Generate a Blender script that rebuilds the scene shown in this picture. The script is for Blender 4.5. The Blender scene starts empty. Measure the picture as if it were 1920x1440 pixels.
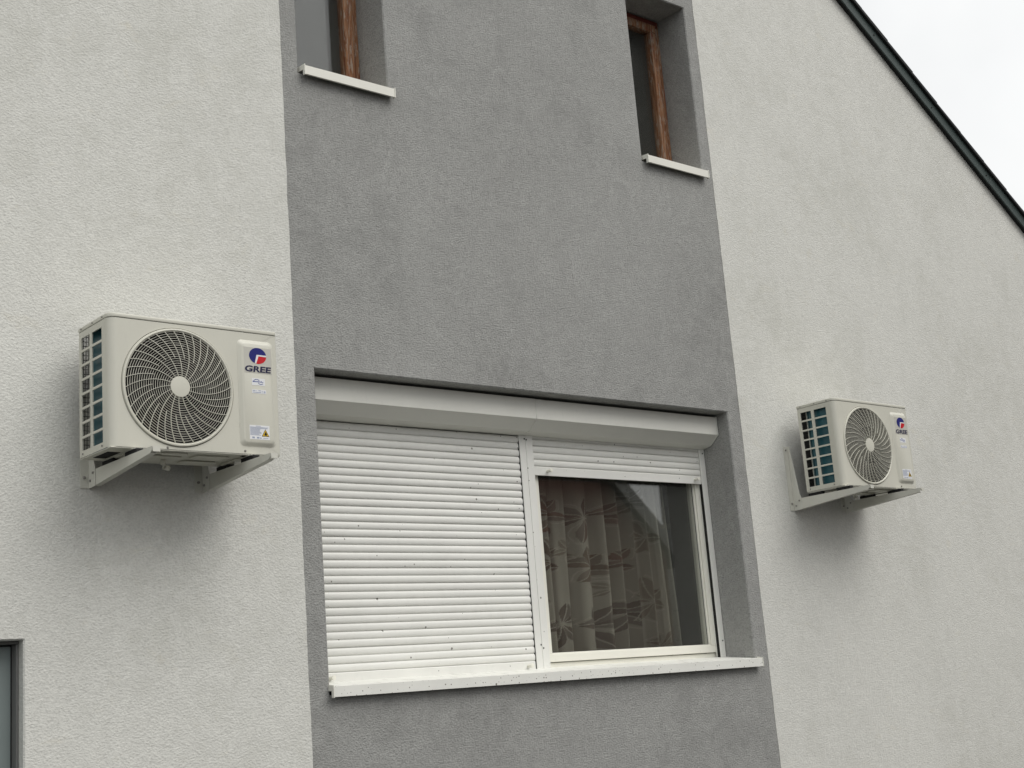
import bpy, bmesh, math, random
from mathutils import Vector, Matrix
random.seed(7)
S = bpy.context.scene
COL = S.collection
R = math.radians

# ------------------------------------------------------------------ camera
cam_d = bpy.data.cameras.new('camera')
cam = bpy.data.objects.new('camera', cam_d); COL.objects.link(cam)
cam_d.sensor_width = 36.0
cam_d.lens = 2603.6754 / 1920 * 36.0
cam_d.clip_start = 0.05; cam_d.clip_end = 2000
vr = Vector((0.76293569, -0.64180324, -0.07757399))
vu = Vector((-0.08345149, -0.21676502, 0.97265039))
vf = Vector((0.6410655, 0.73559603, 0.21893721))
m = Matrix.Identity(4)
for i in range(3):
    m[i][0] = vr[i]; m[i][1] = vu[i]; m[i][2] = -vf[i]
m[0][3], m[1][3], m[2][3] = 0.0, -5.505, -0.9323
cam.matrix_world = m
S.camera = cam
S.render.resolution_x, S.render.resolution_y = 1024, 768

# ------------------------------------------------------------------ sky, sun, exposure (overcast day)
SUN_EL, SUN_AZ = R(52), R(24)            # azimuth measured from -Y (in front of the wall) towards +X
W = bpy.data.worlds.new('World'); S.world = W; W.use_nodes = True
nt = W.node_tree; nt.nodes.clear()
out = nt.nodes.new('ShaderNodeOutputWorld')
bg = nt.nodes.new('ShaderNodeBackground')
sky = nt.nodes.new('ShaderNodeTexSky'); sky.sky_type = 'NISHITA'; sky.sun_disc = False
sky.sun_elevation = SUN_EL; sky.sun_rotation = math.pi - SUN_AZ
sky.dust_density = 6.0; sky.ozone_density = 1.0
hs = nt.nodes.new('ShaderNodeHueSaturation'); hs.inputs['Saturation'].default_value = 0.12
tc = nt.nodes.new('ShaderNodeTexCoord')
cn = nt.nodes.new('ShaderNodeTexNoise'); cn.inputs['Scale'].default_value = 2.2; cn.inputs['Detail'].default_value = 5
cr = nt.nodes.new('ShaderNodeValToRGB')
cr.color_ramp.elements[0].position = 0.3; cr.color_ramp.elements[0].color = (7.7, 7.85, 7.95, 1)
cr.color_ramp.elements[1].position = 0.7; cr.color_ramp.elements[1].color = (11.0, 11.05, 10.95, 1)
mx = nt.nodes.new('ShaderNodeMix'); mx.data_type = 'RGBA'; mx.inputs[0].default_value = 0.88   # cloud cover
nt.links.new(tc.outputs['Generated'], cn.inputs['Vector'])
nt.links.new(cn.outputs['Fac'], cr.inputs['Fac'])
nt.links.new(sky.outputs[0], hs.inputs['Color'])
nt.links.new(hs.outputs[0], mx.inputs[6]); nt.links.new(cr.outputs[0], mx.inputs[7])
nt.links.new(mx.outputs[2], bg.inputs[0]); bg.inputs[1].default_value = 0.1
nt.links.new(bg.outputs[0], out.inputs[0])
sd = bpy.data.lights.new('sun', 'SUN'); sd.energy = 1.5; sd.angle = R(40); sd.color = (1.0, 0.97, 0.93)
so = bpy.data.objects.new('sun', sd); COL.objects.link(so)
to_sun = Vector((math.sin(SUN_AZ) * math.cos(SUN_EL), -math.cos(SUN_AZ) * math.cos(SUN_EL), math.sin(SUN_EL)))
so.rotation_euler = to_sun.to_track_quat('Z', 'Y').to_euler()
so.location = (0, -8, 12)
S.view_settings.view_transform = 'Standard'; S.view_settings.look = 'None'
S.view_settings.exposure = 0.17; S.view_settings.gamma = 1.0
S.view_settings.use_curve_mapping = False

# ------------------------------------------------------------------ material helpers
def N(t, kind, **kw):
    n = t.nodes.new(kind)
    for k, v in kw.items():
        if hasattr(n, k): setattr(n, k, v)
    return n
def base(name, rough=0.6, spec=0.4, metal=0.0):
    mt = bpy.data.materials.new(name); mt.use_nodes = True
    t = mt.node_tree; b = t.nodes['Principled BSDF']
    b.inputs['Roughness'].default_value = rough
    b.inputs['Specular IOR Level'].default_value = spec
    b.inputs['Metallic'].default_value = metal
    return mt, t, b
def noise(t, vec, scale, detail=3, rough=0.55, dist=0.0):
    n = N(t, 'ShaderNodeTexNoise'); n.inputs['Scale'].default_value = scale
    n.inputs['Detail'].default_value = detail; n.inputs['Roughness'].default_value = rough
    n.inputs['Distortion'].default_value = dist
    t.links.new(vec, n.inputs['Vector']); return n.outputs['Fac']
def ramp(t, fac, stops):
    r = N(t, 'ShaderNodeValToRGB'); e = r.color_ramp.elements
    e[0].position, e[0].color = stops[0][0], (*stops[0][1], 1)
    e[1].position, e[1].color = stops[-1][0], (*stops[-1][1], 1)
    for p, c in stops[1:-1]:
        k = e.new(p); k.color = (*c, 1)
    t.links.new(fac, r.inputs['Fac']); return r.outputs['Color']
def mixc(t, fac, a, b, blend='MIX'):
    x = N(t, 'ShaderNodeMix'); x.data_type = 'RGBA'; x.blend_type = blend
    for sock, v in ((x.inputs[0], fac), (x.inputs[6], a), (x.inputs[7], b)):
        if isinstance(v, (int, float)): sock.default_value = v
        elif isinstance(v, tuple): sock.default_value = (*v, 1)
        else: t.links.new(v, sock)
    return x.outputs[2]
def math_(t, op, a, b=0.0, c=None):
    x = N(t, 'ShaderNodeMath'); x.operation = op
    for i, v in enumerate((a, b) if c is None else (a, b, c)):
        if isinstance(v, (int, float)): x.inputs[i].default_value = v
        else: t.links.new(v, x.inputs[i])
    return x.outputs[0]
def pos(t, scale=(1, 1, 1)):
    g = N(t, 'ShaderNodeNewGeometry'); mp = N(t, 'ShaderNodeMapping'); mp.inputs['Scale'].default_value = scale
    t.links.new(g.outputs['Position'], mp.inputs['Vector']); return mp.outputs['Vector']
def bump(t, b, h, strength=0.5, dist=0.002):
    n = N(t, 'ShaderNodeBump'); n.inputs['Strength'].default_value = strength; n.inputs['Distance'].default_value = dist
    t.links.new(h, n.inputs['Height']); t.links.new(n.outputs[0], b.inputs['Normal'])
def specks(t, cells, radius, keep, seed=0.0):
    """sparse small dirt dots on an upright surface: 1 inside a dot"""
    g = N(t, 'ShaderNodeNewGeometry'); s = N(t, 'ShaderNodeSeparateXYZ'); c = N(t, 'ShaderNodeCombineXYZ')
    t.links.new(g.outputs['Position'], s.inputs[0])
    t.links.new(s.outputs[0], c.inputs[0]); t.links.new(math_(t, 'ADD', s.outputs[2], seed), c.inputs[1])
    v = N(t, 'ShaderNodeTexVoronoi'); v.voronoi_dimensions = '2D'; v.inputs['Scale'].default_value = cells
    t.links.new(c.outputs[0], v.inputs['Vector'])
    sc = N(t, 'ShaderNodeSeparateColor'); t.links.new(v.outputs['Color'], sc.inputs[0])
    rad = math_(t, 'MULTIPLY', sc.outputs[1], radius * cells)
    inside = math_(t, 'LESS_THAN', v.outputs['Distance'], rad)
    return math_(t, 'MULTIPLY', inside, math_(t, 'LESS_THAN', sc.outputs[0], keep))

def stucco(name, c, var=0.06, depth=0.004, grain=0.12, tint=(1, 1, 1), stain=0.0):
    mt, t, b = base(name, 0.92, 0.15)
    p = pos(t)
    lo = noise(t, p, 0.8, 4, 0.6, 0.8)                                # broad weathering
    streak = noise(t, pos(t, (2.6, 2.6, 0.3)), 1.7, 4, 0.7)           # rain runs
    mid = noise(t, p, 5.5, 4, 0.68, 1.4)                              # trowel patches
    f = math_(t, 'ADD', math_(t, 'ADD', math_(t, 'MULTIPLY', lo, 0.42), math_(t, 'MULTIPLY', streak, 0.16)), math_(t, 'MULTIPLY', mid, 0.42))
    d = tuple(x * (1 - var * 1.8) * y for x, y in zip(c, tint)); l = tuple(min(.9, x * (1 + var)) for x in c)
    col = ramp(t, f, [(0.36, d), (0.5, c), (0.64, l)])
    # trowelled scratch grain: rounded grit with short worm marks; relief shading painted into the colour, pits darker
    w = noise(t, pos(t, (1, 1, 1.35)), 92, 2, 0.6, 0.0)
    g2 = noise(t, p, 30, 2, 0.5, 0.8)
    h = math_(t, 'ADD', math_(t, 'MULTIPLY', w, 0.72), math_(t, 'MULTIPLY', g2, 0.28))
    gr = ramp(t, h, [(0.33, (1 - 2.2 * grain,) * 3), (0.5, (1, 1, 1)), (0.67, (1 + 1.3 * grain,) * 3)])
    uneven = ramp(t, mid, [(0.35, (0.45,) * 3), (0.65, (1.0,) * 3)])  # some areas rubbed smoother
    col = mixc(t, uneven, col, mixc(t, 1.0, col, gr, 'MULTIPLY'))
    if stain:   # faint yellowish lime stains
        sn = noise(t, pos(t, (1, 1, 1.6)), 4.5, 5, 0.7, 0.6)
        col = mixc(t, math_(t, 'MULTIPLY', ramp(t, sn, [(0.6, (0, 0, 0)), (0.74, (1, 1, 1))]), stain), col, (0.60, 0.56, 0.44))
    t.links.new(col, b.inputs['Base Color'])
    bump(t, b, h, 1.0, depth)
    return mt
def painted(name, c, rough=0.45, spec=0.4, var=0.05, dirt=None, dirt_c=(0.1, 0.09, 0.075), bumpd=0.0):
    mt, t, b = base(name, rough, spec)
    p = pos(t)
    f = noise(t, p, 3.5, 5, 0.6)
    col = ramp(t, f, [(0.3, tuple(x * (1 - var) for x in c)), (0.7, tuple(min(.92, x * (1 + var * .6)) for x in c))])
    gr = noise(t, pos(t, (6, 6, 1.5)), 9, 4, 0.7)
    col = mixc(t, math_(t, 'MULTIPLY', ramp(t, gr, [(0.55, (0, 0, 0)), (0.85, (1, 1, 1))]), 0.22), col, tuple(x * .72 for x in c))
    if dirt:
        for args in dirt:
            col = mixc(t, math_(t, 'MULTIPLY', specks(t, *args), 0.85), col, dirt_c)
    t.links.new(col, b.inputs['Base Color'])
    rr = ramp(t, f, [(0.3, (rough * .8,) * 3), (0.7, (min(1, rough * 1.2),) * 3)])
    t.links.new(rr, b.inputs['Roughness'])
    if bumpd: bump(t, b, noise(t, p, 60, 2), 0.4, bumpd)
    return mt
def flat(name, c, rough=0.5, spec=0.3):
    mt, t, b = base(name, rough, spec)
    f = noise(t, pos(t), 14, 3)
    t.links.new(ramp(t, f, [(0.3, tuple(x * .93 for x in c)), (0.7, c)]), b.inputs['Base Color'])
    return mt
def glass(name, tint=(0.95, 0.955, 0.945), ior0=0.055):
    mt = bpy.data.materials.new(name); mt.use_nodes = True
    t = mt.node_tree; t.nodes.clear()
    o = N(t, 'ShaderNodeOutputMaterial'); mix = N(t, 'ShaderNodeMixShader')
    tr = N(t, 'ShaderNodeBsdfTransparent'); tr.inputs[0].default_value = (*tint, 1)
    gl = N(t, 'ShaderNodeBsdfGlossy'); gl.inputs['Roughness'].default_value = 0.0
    g = N(t, 'ShaderNodeNewGeometry'); dp = N(t, 'ShaderNodeVectorMath'); dp.operation = 'DOT_PRODUCT'
    t.links.new(g.outputs['Incoming'], dp.inputs[0]); t.links.new(g.outputs['True Normal'], dp.inputs[1])
    c = math_(t, 'ABSOLUTE', dp.outputs['Value'])
    f = math_(t, 'POWER', math_(t, 'SUBTRACT', 1.0, c), 5.0)
    f = math_(t, 'ADD', math_(t, 'MULTIPLY', f, 1 - ior0), ior0)       # Schlick
    # faint waviness of float glass and a film of dust
    t.links.new(f, mix.inputs[0]); t.links.new(tr.outputs[0], mix.inputs[1]); t.links.new(gl.outputs[0], mix.inputs[2])
    df = N(t, 'ShaderNodeBsdfDiffuse'); df.inputs[0].default_value = (.5, .5, .47, 1)
    m2 = N(t, 'ShaderNodeMixShader')
    dust = noise(t, pos(t), 2.5, 5, 0.65)
    t.links.new(math_(t, 'MULTIPLY', dust, 0.02), m2.inputs[0])
    t.links.new(mix.outputs[0], m2.inputs[1]); t.links.new(df.outputs[0], m2.inputs[2])
    t.links.new(m2.outputs[0], o.inputs[0])
    return mt
def old_wood(name):
    mt, t, b = base(name, 0.7, 0.25)
    p = pos(t, (14, 14, 0.9)); n = noise(t, p, 6, 6, 0.65, 0.6)
    col = ramp(t, n, [(0.28, (0.06, 0.022, 0.015)), (0.43, (0.18, 0.075, 0.035)), (0.56, (0.28, 0.14, 0.07)), (0.72, (0.33, 0.25, 0.19))])
    peel = noise(t, pos(t, (9, 9, 1.6)), 7, 5, 0.7)
    col = mixc(t, ramp(t, peel, [(0.53, (0, 0, 0)), (0.6, (1, 1, 1))]), col, (0.30, 0.235, 0.185))
    redp = noise(t, pos(t, (16, 16, 0.7)), 5, 4, 0.7)
    col = mixc(t, ramp(t, redp, [(0.6, (0, 0, 0)), (0.66, (1, 1, 1))]), col, (0.17, 0.03, 0.02))
    t.links.new(col, b.inputs['Base Color']); bump(t, b, n, 0.8, 0.004)
    return mt
def fins(name):
    mt, t, b = base(name, 0.35, 0.5)
    p = pos(t); w = N(t, 'ShaderNodeTexWave'); w.bands_direction = 'X'; w.inputs['Scale'].default_value = 60
    w.inputs['Distortion'].default_value = 0.3; t.links.new(pos(t, (1, 1.2, 0)), w.inputs['Vector'])
    n = noise(t, p, 12, 3)
    c = ramp(t, n, [(0.3, (0.014, 0.075, 0.096)), (0.7, (0.024, 0.115, 0.138))])
    c = mixc(t, math_(t, 'MULTIPLY', w.outputs['Fac'], 0.35), c, (0.02, 0.09, 0.11))
    t.links.new(c, b.inputs['Base Color']); bump(t, b, w.outputs['Fac'], 0.5, 0.002)
    return mt

M = {}
M['light'] = stucco('light_grey_render', (0.630, 0.629, 0.588), 0.055, 0.0046, 0.07, (1.0, 1.0, 0.985), 0.3)
M['grey'] = stucco('dark_grey_render', (0.312, 0.313, 0.300), 0.10, 0.0075, 0.15)
M['white'] = painted('white_aluminium', (0.74, 0.74, 0.70), 0.42, 0.35, 0.04, [(7.5, 0.0062, 0.40), (17.0, 0.0040, 0.10, 3.7)])
M['box'] = painted('white_coated_sheet', (0.70, 0.70, 0.645), 0.4, 0.4, 0.03)
M['sill'] = painted('white_sill_dirty', (0.78, 0.78, 0.73), 0.45, 0.35, 0.05, [(30.0, 0.0055, 0.14), (60.0, 0.0036, 0.28, 1.3)], (0.12, 0.11, 0.09))
M['sillc'] = painted('white_sill_clean', (0.76, 0.75, 0.68), 0.45, 0.35, 0.05)
M['pvc'] = painted('cream_pvc', (0.78, 0.77, 0.69), 0.35, 0.45, 0.03, [(6.0, 0.003, 0.2)])
M['cream'] = painted('cream_sheet_metal', (0.585, 0.577, 0.50), 0.38, 0.45, 0.025)
M['creamp'] = painted('cream_plastic', (0.60, 0.59, 0.51), 0.4, 0.45, 0.02)
M['bracket'] = painted('cream_steel_bracket', (0.60, 0.595, 0.53), 0.42, 0.4, 0.04)
M['coil'] = fins('teal_coil_fins')
M['dark'] = flat('dark_plastic', (0.012, 0.012, 0.012), 0.7, .15)
M['wire'] = flat('grey_guard_wire', (0.05, 0.05, 0.048), 0.6, .2)
M['fan'] = flat('grey_fan_plastic', (0.022, 0.019, 0.020), 0.6, .2)
M['rubber'] = flat('black_rubber', (0.015, 0.015, 0.015), 0.8)
M['steel'] = flat('zinc_screw', (0.25, 0.24, 0.22), 0.4, 0.6)
M['blue'] = flat('blue_print', (0.012, 0.016, 0.16), 0.4)
M['navy'] = flat('navy_print', (0.02, 0.02, 0.06), 0.4)
M['red'] = flat('red_print', (0.55, 0.012, 0.02), 0.4)
M['plate'] = flat('silver_plate', (0.54, 0.53, 0.475), 0.3, 0.5)
M['paper'] = flat('white_sticker', (0.78, 0.79, 0.8), 0.4)
M['ink'] = flat('grey_blue_ink', (0.3, 0.34, 0.45), 0.5)
M['inkb'] = flat('blue_ink', (0.03, 0.06, 0.28), 0.5)
M['yellow'] = flat('yellow_warning', (0.72, 0.47, 0.02), 0.4)
M['wood'] = old_wood('weathered_brown_wood')
M['redwood'] = flat('red_brown_wood', (0.13, 0.028, 0.018), 0.6)
M['glass'] = glass('window_glass')
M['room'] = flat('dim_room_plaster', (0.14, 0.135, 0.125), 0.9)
M['gasket'] = flat('black_gasket', (0.012, 0.012, 0.012), 0.6)
M['verge'] = painted('dark_green_metal', (0.044, 0.062, 0.058), 0.5, 0.4, 0.08)
M['rooft'] = flat('charcoal_roof_tile', (0.016, 0.018, 0.018), 0.75)
M['door'] = painted('grey_green_door', (0.20, 0.235, 0.23), 0.4, 0.4, 0.04)
M['doorf'] = painted('grey_door_frame', (0.16, 0.16, 0.155), 0.5, 0.4, 0.04)
M['brick'] = flat('brown_render', (0.24, 0.13, 0.10), 0.9)
M['slate'] = flat('dark_slate', (0.05, 0.05, 0.055), 0.8)
M['palewall'] = flat('pale_neighbour_render', (0.55, 0.55, 0.53), 0.9)
M['darkwall'] = flat('dark_neighbour_render', (0.07, 0.075, 0.08), 0.9)

# ------------------------------------------------------------------ mesh helpers
class MB:
    def __init__(s): s.v = []; s.f = []
    def add(s, vs, fs):
        o = len(s.v); s.v += [tuple(p) for p in vs]; s.f += [tuple(i + o for i in f) for f in fs]; return s
    def box(s, x0, x1, y0, y1, z0, z1):
        v = [(x, y, z) for z in (z0, z1) for y in (y0, y1) for x in (x0, x1)]
        return s.add(v, [(0, 2, 3, 1), (4, 5, 7, 6), (0, 1, 5, 4), (2, 6, 7, 3), (0, 4, 6, 2), (1, 3, 7, 5)])
    def prism(s, poly, axis, a, b):
        """poly: 2D points; axis x -> (y,z), y -> (x,z), z -> (x,y)"""
        def P(p, t):
            return {'x': (t, p[0], p[1]), 'y': (p[0], t, p[1]), 'z': (p[0], p[1], t)}[axis]
        n = len(poly)
        v = [P(p, a) for p in poly] + [P(p, b) for p in poly]
        return s.add(v, [tuple(range(n))[::-1], tuple(range(n, 2 * n))] + [(i, (i + 1) % n, n + (i + 1) % n, n + i) for i in range(n)])
    def disc(s, c, r, axis='y', h=0.002, n=24, r2=None):
        return s.prism_lathe(c, [(0, 0), (r, 0), (r if r2 is None else r2, h), (0, h)], axis, n)
    def prism_lathe(s, c, prof, axis='y', n=24):
        """revolve (radius, height) profile; height runs along -y for axis y, +z for z, -x for x"""
        vs, fs = [], []
        for (r, h) in prof:
            for k in range(n):
                a = 2 * math.pi * k / n
                if axis == 'y': vs.append((c[0] + r * math.cos(a), c[1] - h, c[2] + r * math.sin(a)))
                elif axis == 'z': vs.append((c[0] + r * math.cos(a), c[1] + r * math.sin(a), c[2] + h))
                else: vs.append((c[0] - h, c[1] + r * math.cos(a), c[2] + r * math.sin(a)))
        for i in range(len(prof) - 1):
            for k in range(n):
                a, b = i * n + k, i * n + (k + 1) % n
                fs.append((a, b, b + n, a + n))
        return s.add(vs, fs)
    def tube(s, pts, r, n=8):
        vs, fs = [], []
        for i, p in enumerate(pts):
            d = (Vector(pts[min(i + 1, len(pts) - 1)]) - Vector(pts[max(i - 1, 0)])).normalized()
            u = d.orthogonal().normalized(); w = d.cross(u)
            for k in range(n):
                a = 2 * math.pi * k / n
                vs.append(Vector(p) + r * (math.cos(a) * u + math.sin(a) * w))
        for i in range(len(pts) - 1):
            for k in range(n):
                a, b = i * n + k, i * n + (k + 1) % n
                fs.append((a, b, b + n, a + n))
        fs += [tuple(range(n))[::-1], tuple(range((len(pts) - 1) * n, len(pts) * n))]
        return s.add(vs, fs)
    def build(s, name, mat, parent=None, bevel=0, seg=2, smooth=False, weld=True):
        me = bpy.data.meshes.new(name); me.from_pydata(s.v, [], s.f); me.update()
        bm = bmesh.new(); bm.from_mesh(me)
        if weld: bmesh.ops.remove_doubles(bm, verts=bm.verts, dist=1e-5)
        bmesh.ops.recalc_face_normals(bm, faces=bm.faces)
        if bevel:
            es = [e for e in bm.edges if len(e.link_faces) == 2 and e.calc_face_angle(0) > 0.6]
            bmesh.ops.bevel(bm, geom=es, offset=bevel, segments=seg, affect='EDGES', clamp_overlap=True, profile=0.5)
        bm.to_mesh(me); bm.free()
        if smooth:
            me.shade_smooth(); me.set_sharp_from_angle(angle=R(38))
        me.materials.append(M[mat] if isinstance(mat, str) else mat)
        o = bpy.data.objects.new(name, me); COL.objects.link(o)
        if parent: o.parent = parent
        return o
def empty(name, loc=(0, 0, 0)):
    e = bpy.data.objects.new(name, None); COL.objects.link(e); e.location = loc; e.empty_display_size = 0.2; return e
def tag(o, label, cat=None, group=None, kind=None):
    o['label'] = label
    if cat: o['category'] = cat
    if group: o['group'] = group
    if kind: o['kind'] = kind
    return o
def copy_tree(o, parent=None):
    c = o.copy(); COL.objects.link(c); c.parent = parent
    for ch in list(o.children): copy_tree(ch, c)
    return c

# ------------------------------------------------------------------ ground
GZ = -2.6
g = MB(); n = 12
mt, t, b = base('paved_ground', 0.9, 0.2)
t.links.new(ramp(t, noise(t, pos(t), 0.8, 6, 0.65), [(0.3, (0.038, 0.038, 0.036)), (0.7, (0.062, 0.061, 0.058))]), b.inputs['Base Color'])
bump(t, b, noise(t, pos(t), 40, 3), 0.6, 0.006)
M['ground'] = mt
go = MB().add([(-150, -150, GZ), (150, -150, GZ), (150, 150, GZ), (-150, 150, GZ)], [(0, 1, 2, 3)]).build('ground', 'ground')
go['kind'] = 'structure'

# ------------------------------------------------------------------ the house
house = tag(empty('house', (5.05, 0, GZ)), 'pale grey rendered house with a dark grey window band and dark green roof edge', 'house')
HP = Vector((5.05, 0, GZ))
def part(mb, name, mat, parent=None, **kw):
    """build in world coordinates, parent under the house or one of its parts"""
    o = mb.build(name, mat, None, **kw)
    o.parent = parent or house
    if parent is None: o.matrix_parent_inverse = Matrix.Translation(-HP)
    return o
LX, RX = 3.4394, 6.6563                       # paint edges of the dark band
RIDGE = 5.05; HL, HR = -2.6, 12.7
def roof_z(x): return 3.985 - 0.665 * (abs(x - RIDGE) - (8.294 - RIDGE))
OP = {'big': (3.5506, 6.5411, -0.862, 0.6767), 'ul': (3.5374, 4.0891, 2.215, 3.4207), 'ur': (6.0113, 6.5632, 2.232, 3.4207), 'door': (1.15, 2.1326, GZ, -0.5644)}

def facade(x0, x1, ops, y=0.0, jit=()):
    """front sheet with chamfered openings; reveals run 0.40 deep"""
    mb = MB(); CH = 0.006
    xs = sorted({x0, x1} | {v for o in ops for v in (o[0] - CH, o[1] + CH)} | ({RIDGE} if x0 < RIDGE < x1 else set()))
    zs = sorted({GZ - 0.05} | {v for o in ops for v in (o[2] - CH, o[3] + CH)})
    for i in range(len(xs) - 1):
        a, c = xs[i], xs[i + 1]
        for j in range(len(zs)):
            z0 = zs[j]; top = j == len(zs) - 1
            mx_, mz = (a + c) / 2, None
            z1a, z1c = (roof_z(a) + .03, roof_z(c) + .03) if top else (zs[j + 1],) * 2
            mz = (z0 + min(z1a, z1c)) / 2
            if any(o[0] - CH < mx_ < o[1] + CH and o[2] - CH < mz < o[3] + CH for o in ops): continue
            mb.add([(a, y, z0), (c, y, z0), (c, y, z1c), (a, y, z1a)], [(0, 1, 2, 3)])
    for (a, c, z0, z1, dep) in ops:
        e = 0.006
        o4 = [(a - e, y, z0 - e), (c + e, y, z0 - e), (c + e, y, z1 + e), (a - e, y, z1 + e)]
        i4 = [(a, y + e, z0), (c, y + e, z0), (c, y + e, z1), (a, y + e, z1)]
        d4 = [(p[0], dep, p[2]) for p in i4]
        for A, B in ((o4, i4), (i4, d4)):
            for k in range(4):
                k2 = (k + 1) % 4
                mb.add([A[k], A[k2], B[k2], B[k]], [(0, 1, 2, 3)])
    return mb
# light walls: two sheets either side of the band, their paint edges a little uneven
lw = facade(HL, LX - 0.02, [(*OP['door'], 0.05)], -0.003)
rwall = facade(RX + 0.02, HR, [], -0.003)
lw.add(rwall.v, rwall.f)
def paint_edge(mb, xa, xb, ztop):
    z = GZ - 0.05; pts = []
    while z < ztop: pts.append(z); z += 0.023
    pts.append(ztop)
    w = 0; prev = None
    for z in pts:
        w = w * 0.8 + random.uniform(-1, 1) * 0.0010
        cur = ((xa, -0.003, z), (xb + w, -0.003, z), (xb + w, 0.004, z))
        if prev: mb.add([*prev, *cur], [(0, 1, 4, 3), (1, 2, 5, 4)])
        prev = cur
paint_edge(lw, LX - 0.02, LX, roof_z(LX) + .02); paint_edge(lw, RX + 0.02, RX, roof_z(RX) + .02)
HD = 9.0   # house depth: flanks, back and gable behind
for x in (HL, HR): lw.add([(x, -0.003, GZ - .05), (x, HD, GZ - .05), (x, HD, roof_z(x)), (x, -0.003, roof_z(x))], [(0, 1, 2, 3)])
lw.add([(HL, HD, GZ - .05), (HR, HD, GZ - .05), (HR, HD, roof_z(HR)), (RIDGE, HD, roof_z(RIDGE)), (HL, HD, roof_z(HL))], [(0, 1, 2, 3, 4)])
wall = part(lw, 'wall', 'light'); wall['label'] = 'light grey textured render wall'
band = facade(LX - 0.03, RX + 0.03, [(*OP['big'], 0.36), (*OP['ul'], 0.36), (*OP['ur'], 0.36)], 0.0)
band = part(band, 'wall', 'grey'); band['label'] = 'dark grey render band around the windows'

# rooms behind the windows (only dim boxes, open to the window side)
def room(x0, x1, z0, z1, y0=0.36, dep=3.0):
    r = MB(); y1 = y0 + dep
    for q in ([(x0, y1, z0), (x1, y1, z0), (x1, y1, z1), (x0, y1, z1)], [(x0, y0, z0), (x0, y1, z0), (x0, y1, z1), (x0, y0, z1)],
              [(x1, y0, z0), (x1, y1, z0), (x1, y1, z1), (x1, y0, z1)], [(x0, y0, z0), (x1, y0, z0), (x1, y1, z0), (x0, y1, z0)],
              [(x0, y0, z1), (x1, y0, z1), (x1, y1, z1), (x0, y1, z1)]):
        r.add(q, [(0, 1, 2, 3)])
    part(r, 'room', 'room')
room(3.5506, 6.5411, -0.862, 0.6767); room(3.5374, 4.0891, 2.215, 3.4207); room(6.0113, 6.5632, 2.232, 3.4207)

# roof: two slabs, verge flashing and the stepped ends of the tile courses
def slope_prism(u0, u1, n0, n1, y0, y1, side=1, mb=None):
    """box in roof-slope coordinates: u along the slope downwards from the ridge, n normal to it"""
    mb = mb or MB(); ang = math.atan(0.665); ca, sa = math.cos(ang), math.sin(ang)
    def P(u, nn, y): return (RIDGE + side * (u * ca + nn * sa), y, roof_z(RIDGE) - u * sa + nn * ca)
    v = [P(u, nn, y) for nn in (n0, n1) for y in (y0, y1) for u in (u0, u1)]
    return mb.add(v, [(0, 2, 3, 1), (4, 5, 7, 6), (0, 1, 5, 4), (2, 6, 7, 3), (0, 4, 6, 2), (1, 3, 7, 5)])
ULEN = (HR - RIDGE) / math.cos(math.atan(0.665)) + 0.45
OV = 0.045
slab = MB()
for sd_ in (1, -1): slope_prism(0 if sd_ == 1 else 0.001, ULEN, 0.012, 0.0922, -OV + 0.012, HD + .06, sd_, slab)
roof = part(slab, 'roof', 'rooft')
for sd_ in (1, -1):
    u = 0.0; k = 0
    while u < ULEN - 0.01:                                     # sheet-metal verge strips about two metres long
        u1 = min(u + 2.0, ULEN)
        part(slope_prism(u + 0.002, u1, 0.0077, 0.092, -OV - 0.0015 * (k % 2), -OV + 0.0105, sd_), 'verge_flashing', 'verge', roof, bevel=0.002)
        u = u1; k += 1
    u = 0.0
    while u < ULEN - 0.05:                                      # ends of the tile courses, each lapping the next
        jt = random.uniform(-.0025, .0025); L_ = 0.345; mb = MB(); ang = math.atan(0.665); ca, sa = math.cos(ang), math.sin(ang)
        P = lambda uu, nn, y: (RIDGE + sd_ * (uu * ca + nn * sa), y, roof_z(RIDGE) - uu * sa + nn * ca)
        a = [(u + .001, .0925), (u + L_, .0925), (u + L_, .123 + jt), (u + .001, .117 + jt)]
        v = [P(p[0], p[1], y) for y in (-OV - 0.022, 0.28) for p in a]
        mb.add(v, [(0, 1, 2, 3), (7, 6, 5, 4), (0, 4, 5, 1), (1, 5, 6, 2), (2, 6, 7, 3), (3, 7, 4, 0)])
        part(mb, 'verge_tile', 'rooft', roof, bevel=0.004)
        u += L_
    ang = math.atan(0.665)
    for k in range(12):
        u = 0.35 + 0.80 * k
        if u > ULEN - .1: break
        x = RIDGE + sd_ * (u * math.cos(ang) + (.05 + .004 * math.sin(k * 5)) * math.sin(ang)); z = roof_z(RIDGE) - u * math.sin(ang) + (.05 + .004 * math.sin(k * 5)) * math.cos(ang)
        part(MB().disc((x, -OV - .001, z), .006, 'y', .006, 10, .004), 'screw', 'gasket', roof)

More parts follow.
